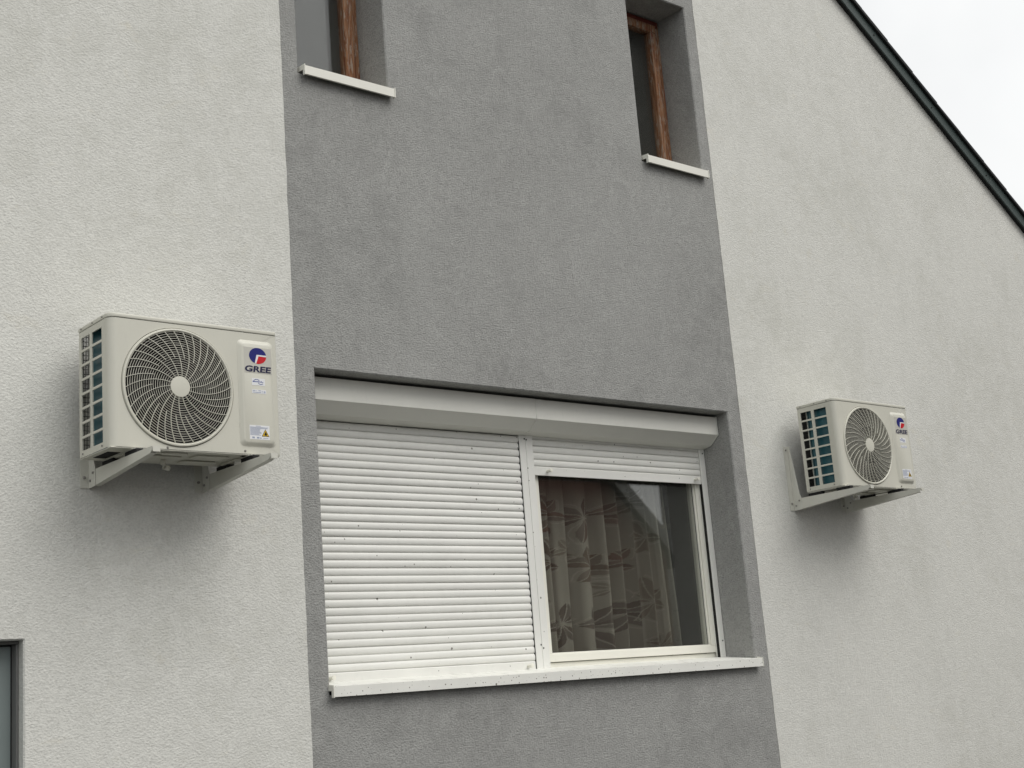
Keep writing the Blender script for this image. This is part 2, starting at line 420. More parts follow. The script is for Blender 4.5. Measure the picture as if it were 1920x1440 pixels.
# ------------------------------------------------------------------ sills
def sill(name, x0, x1, zt, mat, drop=0.047, yf=-0.04):
    # folded sheet: slopes down to the front, turned-down lip
    o = part(MB().prism([(0.30, zt + 0.034), (yf, zt), (yf, zt - drop), (yf + 0.012, zt - drop), (yf + 0.012, zt - drop + .002), (yf + .002, zt - drop + .002), (yf + .002, zt - .003), (0.30, zt + 0.031)], 'x', x0, x1), name, mat)
    for xa, xb in ((x0 - .006, x0 - .0005), (x1 + .0005, x1 + .006)):
        part(MB().prism([(yf - .003, zt + .006), (yf - .003, zt - drop - .004), (yf + .016, zt - drop - .004), (yf + .016, zt - .020), (0.03, zt - .018), (0.03, zt + .012)], 'x', xa, xb), 'end_cap', 'sillc', o, bevel=.0015)
    return o
s_big = sill('window_sill', 3.548, 6.556, -0.825, 'sill'); s_big['label'] = 'long white metal sill speckled with dirt'
sill('window_sill', 3.555, 4.104, 2.243, 'sillc'); sill('window_sill', 6.026, 6.575, 2.26, 'sillc')

# ------------------------------------------------------------------ big window: shutter box, shutters, sash
bx = MB().prism([(0.34, 0.662), (0.088, 0.662), (0.088, 0.549), (0.158, 0.494), (0.225, 0.482), (0.34, 0.482)], 'x', 3.556, 5.0345)
bx_o = part(bx, 'shutter_box', 'box', bevel=.002)
bx2 = MB().prism([(0.34, 0.661), (0.0885, 0.661), (0.0885, 0.5492), (0.158, 0.4943), (0.225, 0.4823), (0.34, 0.4823)], 'x', 5.0362, 6.528)
part(bx2, 'cover_sheet', 'box', bx_o, bevel=.002)
cap = MB().prism([(0.34, 0.663), (0.086, 0.663), (0.086, 0.548), (0.157, 0.492), (0.225, 0.480), (0.34, 0.480)], 'x', 6.5283, 6.536)
part(cap, 'end_cap', 'box', bx_o, bevel=.0015)

PITCH = 0.0385
prof = [(0.2362, 0.0), (0.2335, 0.0014), (0.2308, 0.005), (0.2290, 0.012), (0.2286, 0.020), (0.2298, 0.028), (0.2325, 0.0335), (0.2362, 0.0362), (0.2380, 0.0385), (0.2425, 0.0385), (0.2425, 0.0)]
def shutter(x0, x1, zlow, ztop, guides, label):
    gm = MB().tube([(x0 + .02, .285, .575), (x1 - .02, .285, .575)], .045, 12)     # the roll inside the box
    root = part(gm, 'roller_shutter', 'white'); root['label'] = label
    for (ga, gb) in guides:
        part(MB().box(ga, gb, 0.222, 0.262, -0.826, 0.50), 'guide_rail', 'white', root, bevel=.0025)
    proto = None; z = zlow + 0.052; i = 0
    while z < ztop:
        if proto is None:
            proto = part(MB().prism(prof, 'x', x0, x1), 'slat', 'white', root, smooth=True)
            proto.location = (0, 0, z); s_ = proto
        else:
            s_ = proto.copy(); COL.objects.link(s_); s_.location = (0, random.uniform(-.0009, .0009), z + random.uniform(-.0007, .0007))
        z += PITCH
    barm = MB().prism([(0.2425, zlow), (0.2300, zlow), (0.2300, zlow + .046), (0.233, zlow + .0505), (0.2425, zlow + .0515)], 'x', x0, x1)
    part(barm, 'bottom_bar', 'white', root, bevel=.001)
    for xs in (x0 + 0.10, x1 - 0.055):
        st = MB().prism_lathe((xs, 0.2305, zlow + .026), [(0, 0), (.0085, 0), (.0085, .030), (.0115, .031), (.0115, .038), (0.0, .040)], 'y', 14)
        part(st, 'stopper', 'pvc', root, smooth=True)
    return root
sh1 = shutter(3.602, 5.008, -0.806, 0.47, [(3.553, 3.600), (5.0105, 5.056)], 'fully lowered white roller shutter')
sh2 = shutter(5.110, 6.490, 0.262, 0.47, [(5.0575, 5.1085), (6.4925, 6.5385)], 'mostly raised white roller shutter')
part(MB().box(6.4895, 6.4922, .228, .247, -0.82, .262), 'slot_shade', 'gasket', sh2)  # black strip standing in for the shade inside the guide slot
part(MB().box(5.0082, 5.0102, .226, .236, -0.81, .45), 'slot_shade', 'gasket', sh1)  # dark gap at the slat ends drawn as a black strip
for (x, z) in ((5.048, .462), (5.062, .458), (5.05, -.672), (5.066, -.69), (6.52, .455), (6.52, -.70)):
    part(MB().disc((x, .2215, z), .0045, 'y', .0015, 10), 'screw', 'gasket', sh2 if x > 5.057 else sh1)

fr = MB()   # fixed frame of the right-hand light
fr.box(5.095, 6.5385, 0.272, 0.345, -0.815, -0.770)
fr.box(5.095, 5.140, 0.272, 0.345, -0.7695, 0.5); fr.box(6.4985, 6.5385, 0.272, 0.345, -0.7695, 0.5)
fr.box(5.1405, 6.498, 0.272, 0.345, 0.452, 0.5)
wbig = part(fr, 'window', 'pvc', bevel=.004); wbig['label'] = 'cream framed window with flowered curtain behind the glass'
ss = MB()   # sash, stepped profile: outer leaf and glazing bead
def ring(mb, x0, x1, z0, z1, w, y0, y1):
    mb.box(x0, x1, y0, y1, z0, z0 + w); mb.box(x0, x1, y0, y1, z1 - w, z1)
    mb.box(x0, x0 + w, y0, y1, z0 + w + .0004, z1 - w - .0004); mb.box(x1 - w, x1, y0, y1, z0 + w + .0004, z1 - w - .0004)
ring(ss, 5.118, 6.506, -0.7665, 0.465, 0.043, 0.258, 0.2715)
ring(ss, 5.118, 6.506, -0.7665, 0.465, 0.050, 0.2718, 0.33)
part(ss, 'sash', 'pvc', wbig, bevel=.003)
gk = MB(); ring(gk, 5.1655, 6.4585, -0.719, 0.418, 0.005, 0.2835, 0.2855)
part(gk, 'gasket', 'gasket', wbig)
part(MB().box(5.166, 6.459, 0.286, 0.290, -0.719, 0.418), 'pane', 'glass', wbig)
part(MB().box(5.166, 6.459, 0.306, 0.310, -0.719, 0.418), 'pane', 'glass', wbig)
for x in (5.36, 5.88, 6.35):     # drainage slots of the frame, dirty
    part(MB().box(x, x + .03, .2705, .2725, -.812, -.806), 'drain_slot', 'gasket', wbig)
# solid blackout panel added behind the lowered shutter in place of a window
bl = MB(); bl.box(3.552, 5.094, 0.272, 0.345, -0.815, 0.5)
part(bl, 'window', 'pvc', bevel=.003)['label'] = 'plain blackout panel added behind the lowered shutter'

# ------------------------------------------------------------------ small upper windows, weathered brown wood
def small_window(x0, x1, z0, z1, label):
    yF = 0.24
    w = MB(); ring(w, x0 + .001, x1 - .001, z0, z1 - .001, 0.048, yF, yF + 0.065)
    root = part(w, 'window', 'wood', bevel=.004); root['label'] = label
    s_ = MB(); ring(s_, x0 + .040, x1 - .040, z0 + .04, z1 - .04, 0.058, yF - .016, yF + 0.05)
    part(s_, 'sash', 'wood', root, bevel=.008)
    part(MB().box(x0 + .02, x1 - .02, yF - .012, yF + .02, z1 - .050, z1 - .012), 'drip_rail', 'redwood', root, bevel=.004)
    part(MB().box(x0 + .09, x1 - .09, yF + .018, yF + .022, z0 + .09, z1 - .09), 'pane', 'glass', root)
    part(MB().box(x0 + .09, x1 - .09, yF + .034, yF + .038, z0 + .09, z1 - .09), 'pane', 'glass', root)
small_window(*OP['ul'][:2], OP['ul'][2] + .03, OP['ul'][3], 'narrow upper left window with peeling brown wooden frame')
small_window(*OP['ur'][:2], OP['ur'][2] + .03, OP['ur'][3], 'narrow upper right window with brown wooden frame')

# ------------------------------------------------------------------ door (only its corner is in view)
d = MB(); ring(d, 1.151, 2.1322, GZ - .1, -.566, 0.010, 0.046, 0.098)
dr = part(d, 'door', 'doorf', bevel=.003); dr['label'] = 'grey green door with dark frame, cut by the picture edge'
part(MB().box(1.166, 2.1185, 0.0935, 0.135, GZ + .01, -0.582), 'leaf', 'door', dr, bevel=.003)
part(MB().box(1.155, 2.130, 0.099, 0.110, GZ, -0.57), 'gasket', 'gasket', dr)
hd = MB().tube([(1.27, .084, -1.55), (1.27, .035, -1.55), (1.40, .035, -1.55)], .01)
part(hd, 'handle', 'steel', dr, smooth=True)

# ------------------------------------------------------------------ curtain
def petal_print(u, v, fl):
    """print of one flower at (u, v): None, 'edge', or (petal number, side of the midrib)"""
    cx, cz, rad, ang, lens = fl[:5]
    dx, dz = u - cx, v - cz; r = math.hypot(dx, dz)
    if r > rad * 1.3 or r < 1e-4: return None
    n = len(lens); st = 2 * math.pi / n
    a = (math.atan2(dz, dx) - ang) % (2 * math.pi); k = int(a / st) % n
    da = a - (k + .5) * st; al, ac_ = r * math.cos(da), r * math.sin(da)
    L = rad * lens[k]
    if al < 0 or al > L: return None
    w = .21 * rad * math.sin(math.pi * (al / L) ** 1.15) ** 1.25 * (1.0 + .12 * math.sin(k * 2.1))
    bend = .06 * rad * math.sin(al / L * 3) * (1 if k % 2 else -1)
    o = ac_ - bend
    if abs(o) < w: return (k, o > 0, abs(o) < .0022)
    if abs(abs(o + .012) - w * 1.05) < .0022: return 'edge'
    return None
frnd = random.Random(11)
flowers = [(x, z, r_, a_, [frnd.uniform(.75, 1.15) for _ in range(n_)], pk) for (x, z, r_, a_, n_, pk) in
           [(5.37, .07, .14, .4, 6, 0), (5.62, .06, .15, .9, 6, 1), (5.84, .10, .12, .1, 5, 0), (5.35, -.20, .13, 1.3, 6, 1), (5.66, -.23, .16, .25, 6, 2), (5.50, -.13, .09, .3, 5, 4),
            (5.43, -.55, .14, .8, 6, 3), (5.70, -.57, .16, .5, 6, 3), (5.95, -.48, .15, 1.0, 5, 3), (6.13, -.44, .15, .2, 6, 4), (6.12, -.05, .14, .5, 6, 4), (5.93, -.20, .11, .3, 5, 0),
            (6.2, -.70, .12, .3, 6, 4), (5.25, -.40, .10, .3, 5, 3), (5.78, -.36, .07, .6, 5, 4), (6.05, .18, .12, .2, 6, 4)]]
pal = {0: [(.17, .08, .06), (.115, .07, .055)], 1: [(.12, .07, .055), (.085, .06, .05)], 2: [(.11, .08, .055), (.14, .10, .07)], 3: [(.06, .05, .043), (.08, .065, .055)], 4: [(.24, .21, .165), (.21, .18, .14)]}
CU0, CU1, CZ0, CZ1, NU, NV = 5.06, 6.375, -0.84, 0.60, 420, 430
cv, cf, cc = [], [], []
for j in range(NV + 1):
    z = CZ0 + (CZ1 - CZ0) * j / NV
    for i in range(NU + 1):
        u = CU0 + (CU1 - CU0) * i / NU
        ph = u * 52 + 1.5 * math.sin(u * 7.3) + 0.25 * math.sin(z * 2.1 + u * 3)
        fold = 1.25 * math.copysign(abs(math.sin(ph * .92)) ** .8, math.sin(ph * .92)) + 0.4 * math.sin(1.7 * ph + 1.1 + .2 * z) + .4 * math.sin(u * 13 + .3 * z)
        y = 0.470 + 0.040 * fold + 0.006 * math.sin(z * 3 + u * 4)
        x = u - 0.012 * math.cos(ph) + (0.02 * (0.6 - z) * (u - CU0) / (CU1 - CU0))
        cv.append((x, y, z))
        base_c = (.42, .405, .355)
        w_ = .5 + .5 * math.sin(u * 9.1 + 1.0 + z * 1.5)
        base_c = tuple(c * (0.92 + .12 * w_) for c in base_c)
        if z > 0.12:   # red-brown tint reflected in the glass, painted into the cloth towards the top
            tt = min(1, (z - .12) / .12) * (1 if u < 5.75 else max(0, 1 - (u - 5.75) / .15))
            base_c = tuple(a * (1 - .6 * tt) + b * .6 * tt for a, b in zip(base_c, (.20, .11, .085)))
        c = base_c
        for fl in flowers:
            if abs(u - fl[0]) > .22 or abs(z - fl[1]) > .22: continue
            q_ = petal_print(u, z, fl)
            if q_ == 'edge': c = tuple(x * 1.3 for x in base_c)
            elif q_:
                pc = pal[fl[5]][(q_[0] + q_[1]) % 2]; m_ = .8 if q_[1] else .6
                c = tuple(x * 1.15 for x in base_c) if q_[2] else tuple(m_ * a + (1 - m_) * b for a, b in zip(pc, base_c))
        cc.append((*c, 1))
for j in range(NV):
    for i in range(NU):
        a = j * (NU + 1) + i; cf.append((a, a + 1, a + NU + 2, a + NU + 1))
me = bpy.data.meshes.new('curtain'); me.from_pydata(cv, [], cf); me.update(); me.shade_smooth()
ca_ = me.color_attributes.new('print', 'FLOAT_COLOR', 'POINT')
ca_.data.foreach_set('color', [x for c in cc for x in c])
mt = bpy.data.materials.new('flowered_curtain_cloth'); mt.use_nodes = True
t = mt.node_tree; b = t.nodes['Principled BSDF']; b.inputs['Roughness'].default_value = .95; b.inputs['Specular IOR Level'].default_value = .1
at_ = N(t, 'ShaderNodeAttribute'); at_.attribute_name = 'print'
wv = noise(t, pos(t), 400, 2)
t.links.new(mixc(t, 1.0, at_.outputs['Color'], ramp(t, wv, [(0.3, (.88, .88, .88)), (0.7, (1, 1, 1))]), 'MULTIPLY'), b.inputs['Base Color'])
tl = N(t, 'ShaderNodeBsdfTranslucent'); t.links.new(at_.outputs['Color'], tl.inputs[0])
ms = N(t, 'ShaderNodeMixShader'); ms.inputs[0].default_value = .25
t.links.new(b.outputs[0], ms.inputs[1]); t.links.new(tl.outputs[0], ms.inputs[2]); t.links.new(ms.outputs[0], t.nodes['Material Output'].inputs[0])
me.materials.append(mt)
cur = bpy.data.objects.new('curtain', me); COL.objects.link(cur)
tag(cur, 'beige curtain printed with brown flowers hanging behind the window glass', 'curtain')
# a second, plain net drawn back at the right of the window
cv, cf = [], []; NU2, NV2 = 90, 40
for j in range(NV2 + 1):
    z = CZ0 + (CZ1 - CZ0) * j / NV2
    for i in range(NU2 + 1):
        u = 6.36 + .25 * i / NU2
        cv.append((u + .01 * (0.6 - z), .60 + .02 * math.sin(u * 95) + .01 * math.sin(u * 41 + z), z))
for j in range(NV2):
    for i in range(NU2):
        a = j * (NU2 + 1) + i; cf.append((a, a + 1, a + NU2 + 2, a + NU2 + 1))
M['net'] = flat('grey_net_cloth', (.16, .165, .16), .95, .1)
o = MB().add(cv, cf).build('curtain', 'net', None, smooth=True)
tag(o, 'plain grey side curtain at the right edge of the window', 'curtain')

# ------------------------------------------------------------------ air conditioners
AW, AH, AD = 0.7726, 0.555, 0.289
HX, HZ, RAD = 0.303, 0.2664, 0.2538
LID = 0.018
def text_mesh(body, name, mat, x0, x1, z0, z1, y, parent, shear=0.0, off=0.0):
    cu = bpy.data.curves.new(name, 'FONT'); cu.body = body; cu.extrude = 0.0; cu.offset = off; cu.shear = shear; cu.resolution_u = 3
    tmp = bpy.data.objects.new('tmp', cu); COL.objects.link(tmp)
    dg = bpy.context.evaluated_depsgraph_get()
    me = bpy.data.meshes.new_from_object(tmp.evaluated_get(dg)); bpy.data.objects.remove(tmp)
    xs = [v.co.x for v in me.vertices]; ys = [v.co.y for v in me.vertices]
    ax, bx_, ay, by = min(xs), max(xs), min(ys), max(ys)
    for v in me.vertices:
        v.co = ((v.co.x - ax) / (bx_ - ax) * (x1 - x0) + x0, y, (v.co.y - ay) / (by - ay) * (z1 - z0) + z0)
    me.name = name; me.materials.append(M[mat])
    o = bpy.data.objects.new(name, me); COL.objects.link(o); o.parent = parent
    return o
def make_ac():
    """origin: rear lower left corner; front faces -y"""
    a = empty('air_conditioner')
    RC = 0.036; top = AH - LID - .0015
    # front panel with round opening, wrapped round the left front corner
    fp = MB(); yF = -AD
    n = 96; rect = (RC, AW - .004, 0.004, top)
    angs = sorted(set([2 * math.pi * k / n for k in range(n)] + [math.atan2(z - HZ, x - HX) % (2 * math.pi) for x in rect[:2] for z in rect[2:]]))
    inner, outer = [], []
    rh = RAD - .001
    for an in angs:
        c, s_ = math.cos(an), math.sin(an); ts = []
        if c > 1e-9: ts.append((rect[1] - HX) / c)
        if c < -1e-9: ts.append((rect[0] - HX) / c)
        if s_ > 1e-9: ts.append((rect[3] - HZ) / s_)
        if s_ < -1e-9: ts.append((rect[2] - HZ) / s_)
        tt = min(ts)
        inner.append((HX + rh * c, HZ + rh * s_)); outer.append((HX + tt * c, HZ + tt * s_))
    k = len(angs)
    vs = [(p[0], yF, p[1]) for p in outer] + [(p[0], yF, p[1]) for p in inner] + [(p[0], yF + .012, p[1]) for p in inner]
    fs = [(i, (i + 1) % k, k + (i + 1) % k, k + i) for i in range(k)] + [(k + i, k + (i + 1) % k, 2 * k + (i + 1) % k, 2 * k + i) for i in range(k)]
    fp.add(vs, fs)
    arc = [(RC - RC * math.sin(x), yF + RC - RC * math.cos(x)) for x in [R(d_) for d_ in range(0, 91, 10)]] + [(0, yF + RC + .022)]
    for p, q_ in zip(arc, arc[1:]):
        fp.add([(p[0], p[1], .004), (q_[0], q_[1], .004), (q_[0], q_[1], top), (p[0], p[1], top)], [(0, 1, 2, 3)])
    fp.add([(AW - .004, yF, .004), (AW - .004, yF, top), (AW, yF + .004, top), (AW, yF + .004, .004)], [(0, 1, 2, 3)])
    fp.add([(AW, yF + .004, .004), (AW, yF + .03, .004), (AW, yF + .03, top), (AW, yF + .004, top)], [(0, 1, 2, 3)])
    fpo = fp.build('front_panel', 'cream', a, smooth=True)
    # left side panel with two columns of eight openings
    sp = MB(); y0, y1 = -.001, yF + RC + .0225
    cols = [(-.024, -.106), (-.128, -.222)]; rows = [(0.031 + .0608 * i, 0.031 + .0608 * i + .0505) for i in range(8)]
    ys = sorted({y0, y1} | {v for c in cols for v in c}); zs = sorted({.004, top} | {v for c in rows for v in c})
    for i in range(len(ys) - 1):
        for j in range(len(zs) - 1):
            my, mz = (ys[i] + ys[i + 1]) / 2, (zs[j] + zs[j + 1]) / 2
            if any(c[1] < my < c[0] for c in cols) and any(r_[0] < mz < r_[1] for r_ in rows): continue
            sp.add([(.0008, ys[i], zs[j]), (.0008, ys[i + 1], zs[j]), (.0008, ys[i + 1], zs[j + 1]), (.0008, ys[i], zs[j + 1])], [(0, 1, 2, 3)])
    for c in cols:
        for r_ in rows:
            q4 = [(c[0], r_[0]), (c[1], r_[0]), (c[1], r_[1]), (c[0], r_[1])]
            for i in range(4):
                p, q_ = q4[i], q4[(i + 1) % 4]
                sp.add([(.0008, *p), (.0008, *q_), (.006, *q_), (.006, *p)], [(0, 1, 2, 3)])
    sp.add([(.0008, y0, .004), (.018, y0, .004), (.018, y0, top), (.0008, y0, top)], [(0, 1, 2, 3)])   # returned rear edge
    so_ = sp.build('side_panel', 'cream', a); so_['label'] = 'side panel with two columns of intake openings'
    # right side, rear frame with wire guard
    MB().box(AW - .0015, AW - .0002, yF + .031, -.001, .004, top).build('side_panel', 'cream', a)
    rg = MB()
    for i in range(90): rg.box(.012 + .0065 * i, .0152 + .0065 * i, -.004, -.0015, .01, top - .005)
    for i in range(26): rg.box(.012, .60, -.006, -.0042, .02 + .02 * i, .0225 + .02 * i)
    rg.box(.60, AW - .002, -.004, -.002, .004, top)
    rg.build('rear_guard', 'wire', a)
    # condenser coil, L-shaped: along the left side, bent and along the back
    path = [(.032, yF + .035), (.032, -.052)]
    ep = MB().box(.022, .050, -.0515, -.0495, .012, top - .01)
    epo = ep.build('end_plate', 'creamp', a)
    for i in range(11):
        MB().tube([(.036, -.0492, .03 + .046 * i), (.036, -.040, .034 + .046 * i), (.036, -.040, .046 + .046 * i), (.036, -.0492, .05 + .046 * i)], .0035, 6).build('tube_bend', 'dark', epo, smooth=True)
    cm = MB()
    for p, q_ in zip(path, path[1:]):
        cm.add([(*p, .012), (*q_, .012), (*q_, top - .01), (*p, top - .01)], [(0, 1, 2, 3)])
    cm.build('coil', 'coil', a, smooth=True)
    MB().box(.585, .588, yF + .004, -.006, .01, top - .005).build('divider', 'dark', a)
    # lid
    lid = [(AW + .002, .002), (-.002, .002), (-.002, yF + RC)] + [(RC - (RC + .002) * math.cos(R(w)), yF + RC - (RC + .002) * math.sin(R(w))) for w in range(15, 91, 15)] + [(AW + .002 - .006, yF - .002), (AW + .002, yF + .004)]
    lo = MB().prism(lid, 'z', AH - LID, AH).build('top_lid', 'cream', a, bevel=.004, seg=3, smooth=True)
    MB().prism([(x + (.004 if x < .3 else -.004), y + (.004 if y < -.1 else -.004)) for x, y in lid], 'z', AH - LID - .003, AH - LID).build('lid_gap', 'gasket', lo)
    # base pan seen from below
    bp = MB().box(.003, AW - .003, yF + .002, -.002, -.001, .0035)
    bo = bp.build('base_pan', 'cream', a, bevel=.001)
    for x0, x1, yy0, yy1 in ((.10, .36, -.20, -.09), (.40, .56, -.24, -.16), (.40, .56, -.12, -.05), (.60, .74, -.22, -.06), (.24, .36, -.26, -.225)):
        MB().prism([(x0 + .012, yy0), (x1 - .012, yy0), (x1, yy0 + .012), (x1, yy1 - .012), (x1 - .012, yy1), (x0 + .012, yy1), (x0, yy1 - .012), (x0, yy0 + .012)], 'z', -.009, -.0012).build('pressing', 'cream', bo, bevel=.003)
    for x0, x1, yy0, yy1 in ((.03, .085, -.2, -.06), (.16, .22, -.245, -.222), (.60, .70, -.27, -.245), (.43, .53, -.145, -.13)):
        MB().box(x0, x1, yy0, yy1, -.0022, -.0012).build('drain_slot', 'dark', bo)
    dn = MB().tube([(.30, -.14, -.009), (.30, -.14, -.03), (.305, -.135, -.04), (.33, -.13, -.043)], .011, 10)
    dn.build('drain_nozzle', 'creamp', bo, smooth=True)
    # fan duct, motor, blades
    du = MB().prism_lathe((HX, yF + .012, HZ), [(RAD - .004, 0), (RAD - .012, -.02), (RAD - .016, -.11)], 'y', 64)
    du.build('fan_duct', 'dark', a, smooth=True)
    MB().box(.03, .584, -.062, -.060, .02, top - .02).build('dark_backing', 'dark', a)  # dark plate added to keep the inside of the casing black
    fan = MB().prism_lathe((HX, yF + .10, HZ), [(0, .05), (.03, .05), (.05, .035), (.056, 0), (.056, -.03)], 'y', 32).build('fan', 'fan', a, smooth=True)
    for kb in range(3):
        bm_ = MB(); a0 = R(25 + 120 * kb); nu, nv = 12, 6; vs = []
        for i in range(nu + 1):
            for j in range(nv + 1):
                tt, rr = i / nu, .05 + (.175) * j / nv
                an = a0 + R(95) * tt * (0.75 + .25 * j / nv) - R(25) * (j / nv)
                vs.append((HX + rr * math.cos(an), yF + .062 + .075 * tt, HZ + rr * math.sin(an)))
        bm_.add(vs, [(i * (nv + 1) + j, i * (nv + 1) + j + 1, (i + 1) * (nv + 1) + j + 1, (i + 1) * (nv + 1) + j) for i in range(nu) for j in range(nv)])
        bm_.build('blade', 'fan', fan, smooth=True)
    # fan grille: outer rim, rings, spiral ribs, hub
    R0, R1 = .0455, .240
    by = lambda r_: yF - .004 - .012 * (1 - (r_ / R1) ** 2)
    gm = MB(); nr = 20
    for i in range(nr):
        r_ = R0 + (R1 - R0) * (i + .6) / nr; w_, dp = .0008, .0026; nn = 84; vs = []
        for kk in range(nn):
            an = 2 * math.pi * kk / nn; c, s_ = math.cos(an), math.sin(an)
            for rr, yy in ((r_ - w_, 0), (r_ + w_, 0), (r_ + w_, dp), (r_ - w_, dp)): vs.append((HX + rr * c, by(r_) + .002 + yy, HZ + rr * s_))
        fs = []
        for kk in range(nn):
            k2 = (kk + 1) % nn
            for e in range(4): fs.append((kk * 4 + e, kk * 4 + (e + 1) % 4, k2 * 4 + (e + 1) % 4, k2 * 4 + e))
        gm.add(vs, fs)
    for kk in range(36):
        rs = R0 - .002 if kk % 2 == 0 else R0 + (R1 - R0) * .40
        st = 14; vs = []
        for i in range(st + 1):
            r_ = rs + (R1 + .002 - rs) * i / st; tt = max(0, (r_ - R0) / (R1 - R0))
            an = 2 * math.pi * kk / 36 + R(25) * tt ** 1.05
            c, s_ = math.cos(an), math.sin(an); w_ = .00085 + .00035 * tt
            for sx, yy in ((-w_, -.001), (w_, -.001), (w_, .0045), (-w_, .0045)): vs.append((HX + r_ * c - sx * s_, by(r_) + yy, HZ + r_ * s_ + sx * c))
        fs = [(i * 4 + e, i * 4 + (e + 1) % 4, i * 4 + 4 + (e + 1) % 4, i * 4 + 4 + e) for i in range(st) for e in range(4)]
        gm.add(vs, fs)
    gr = gm.build('fan_grille', 'creamp', a, smooth=True, weld=False)
    MB().prism_lathe((HX, yF, HZ), [(R1 - .002, -.006), (R1 - .002, .004), (R1 + .002, .0075), (R1 + .0075, .0065), (R1 + .0105, .001), (R1 + .0105, -.008)], 'y', 96).build('rim', 'creamp', gr, smooth=True)
    MB().prism_lathe((HX, yF - .0135, HZ), [(R0 - .001, -.006), (R0 - .001, .0), (R0 - .0022, .0012), (R0 - .006, .0016), (0, .002)], 'y', 40).build('hub', 'creamp', gr, smooth=True)
    # raised service panel on the right of the front
    px0, px1, pz0, pz1 = .579, .7525, .036, .503
    def rrect(x0, x1, z0, z1, r_, n_=5):
        pts = []
        for cx_, cz_, a0 in ((x1 - r_, z1 - r_, 0), (x0 + r_, z1 - r_, 90), (x0 + r_, z0 + r_, 180), (x1 - r_, z0 + r_, 270)):
            for i in range(n_ + 1):
                w = R(a0 + 90 * i / n_); pts.append((cx_ + r_ * math.cos(w), cz_ + r_ * math.sin(w)))
        return pts
    rings_ = [(0, 0, .022), (.006, .003, .020), (.013, .0095, .018), (.020, .012, .014)]
    pm = MB(); allp = []
    for ins, hh, rr in rings_: allp.append([(p[0], yF - .0004 - hh, p[1]) for p in rrect(px0 + ins, px1 - ins, pz0 + ins, pz1 - ins, rr)])
    nn = len(allp[0]); vs = [p for r_ in allp for p in r_]
    fs = [(i * nn + j, i * nn + (j + 1) % nn, (i + 1) * nn + (j + 1) % nn, (i + 1) * nn + j) for i in range(len(rings_) - 1) for j in range(nn)] + [tuple(range((len(rings_) - 1) * nn, len(rings_) * nn))]
    pm.add(vs, fs); pm.build('service_panel', 'cream', a, smooth=True)
    yP = yF - .0124
    # emblem: blue disc with a red lower-right sector, lettering below
    pl = MB().box(.6045, .7385, yP - .0006, yP, .3565, .470).build('emblem', 'plate', a)
    ec = (.6715, .4335); er = .0355; ye = yP - .0011
    sx = er * 1.18
    def sector(a0, a1, notch):
        pts = [notch] + [(ec[0] + sx * math.cos(R(w)), ec[1] + er * math.sin(R(w))) for w in range(a0, a1 + 1, 6)]
        return pts
    blue = sector(8, 248, (ec[0] - .006, ec[1] + er * math.sin(R(8))))
    MB().prism(blue, 'y', ye - .0003, ye).build('blue_mark', 'blue', pl)
    redp = [(ec[0] + .004, ec[1] - .001)] + [(ec[0] + .0 + sx * math.cos(R(w)), ec[1] + er * math.sin(R(w))) for w in range(258, 359, 6)]
    MB().prism(redp, 'y', ye - .0003, ye).build('red_mark', 'red', pl)
    wl = MB().prism([(ec[0] - .0055, ec[1] + er * .13), (ec[0] + sx * .985, ec[1] + er * .13), (ec[0] + sx, ec[1] - .0015), (ec[0] + .0035, ec[1] - .0015), (ec[0] - .0075, ec[1] - er * .975), (ec[0] - .0145, ec[1] - er * .92)], 'y', ye - .0002, ye + .0002)
    wl.build('white_mark', 'paper', pl)
    text_mesh('GREE', 'lettering', 'navy', .607, .7355, .3605, .3880, ye - .0003, pl, .1, .035)
    # stickers
    s1 = MB().box(.6385, .7025, yP - .0006, yP, .3025, .3335).build('sticker', 'paper', a)
    ar = MB()
    for a0, a1, cx_, cz_, rx, rz in ((25, 165, .662, .318, .014, .011), (200, 330, .682, .3175, .013, .0095)):
        pts = [(cx_ + rx * math.cos(R(w)), cz_ + rz * math.sin(R(w))) for w in range(a0, a1 + 1, 14)]
        for p, q_ in zip(pts, pts[1:]):
            dx, dz = q_[0] - p[0], q_[1] - p[1]; l_ = math.hypot(dx, dz); nx_, nz_ = -dz / l_ * .0012, dx / l_ * .0012
            ar.add([(p[0] + nx_, yP - .0011, p[1] + nz_), (q_[0] + nx_, yP - .0011, q_[1] + nz_), (q_[0] - nx_, yP - .0011, q_[1] - nz_), (p[0] - nx_, yP - .0011, p[1] - nz_)], [(0, 1, 2, 3)])
    x = .643
    for w_, h_ in ((.005, .007), (.004, .005), (.006, .005), (.004, .006), (.007, .005), (.005, .005), (.004, .007), (.005, .004)):
        ar.box(x, x + w_, yP - .0009, yP - .0008, .3165, .3165 + h_ * .8); x += w_ + .0016
    ar.build('print', 'inkb', s1, weld=False)
    s2 = MB().box(.638, .7065, yP - .0006, yP, .267, .284).build('sticker', 'paper', a)
    pr = MB()
    for x, w_, z, h_ in ((.641, .013, .2775, .003), (.657, .004, .2775, .002), (.669, .013, .278, .003), (.686, .006, .2775, .002), (.695, .008, .2775, .002), (.642, .04, .2705, .0028), (.685, .009, .2705, .002), (.696, .007, .2705, .005)):
        pr.box(x, x + w_, yP - .0009, yP - .0008, z, z + h_)
    pr.build('print', 'ink', s2, weld=False)
    s3 = MB().box(.6195, .716, yP - .0006, yP, .066, .1275).build('sticker', 'paper', a)
    pr = MB(); rnd = random.Random(3)
    pr.box(.6195 + .03, .6195 + .055, yP - .0009, yP - .0008, .1225, .1245)
    for i in range(9):
        z = .1185 - .0042 * i; x1 = .712 if i < 2 else .676
        pr.box(.622, x1 - rnd.uniform(0, .012), yP - .0009, yP - .0008, z - .0011, z + .0011)
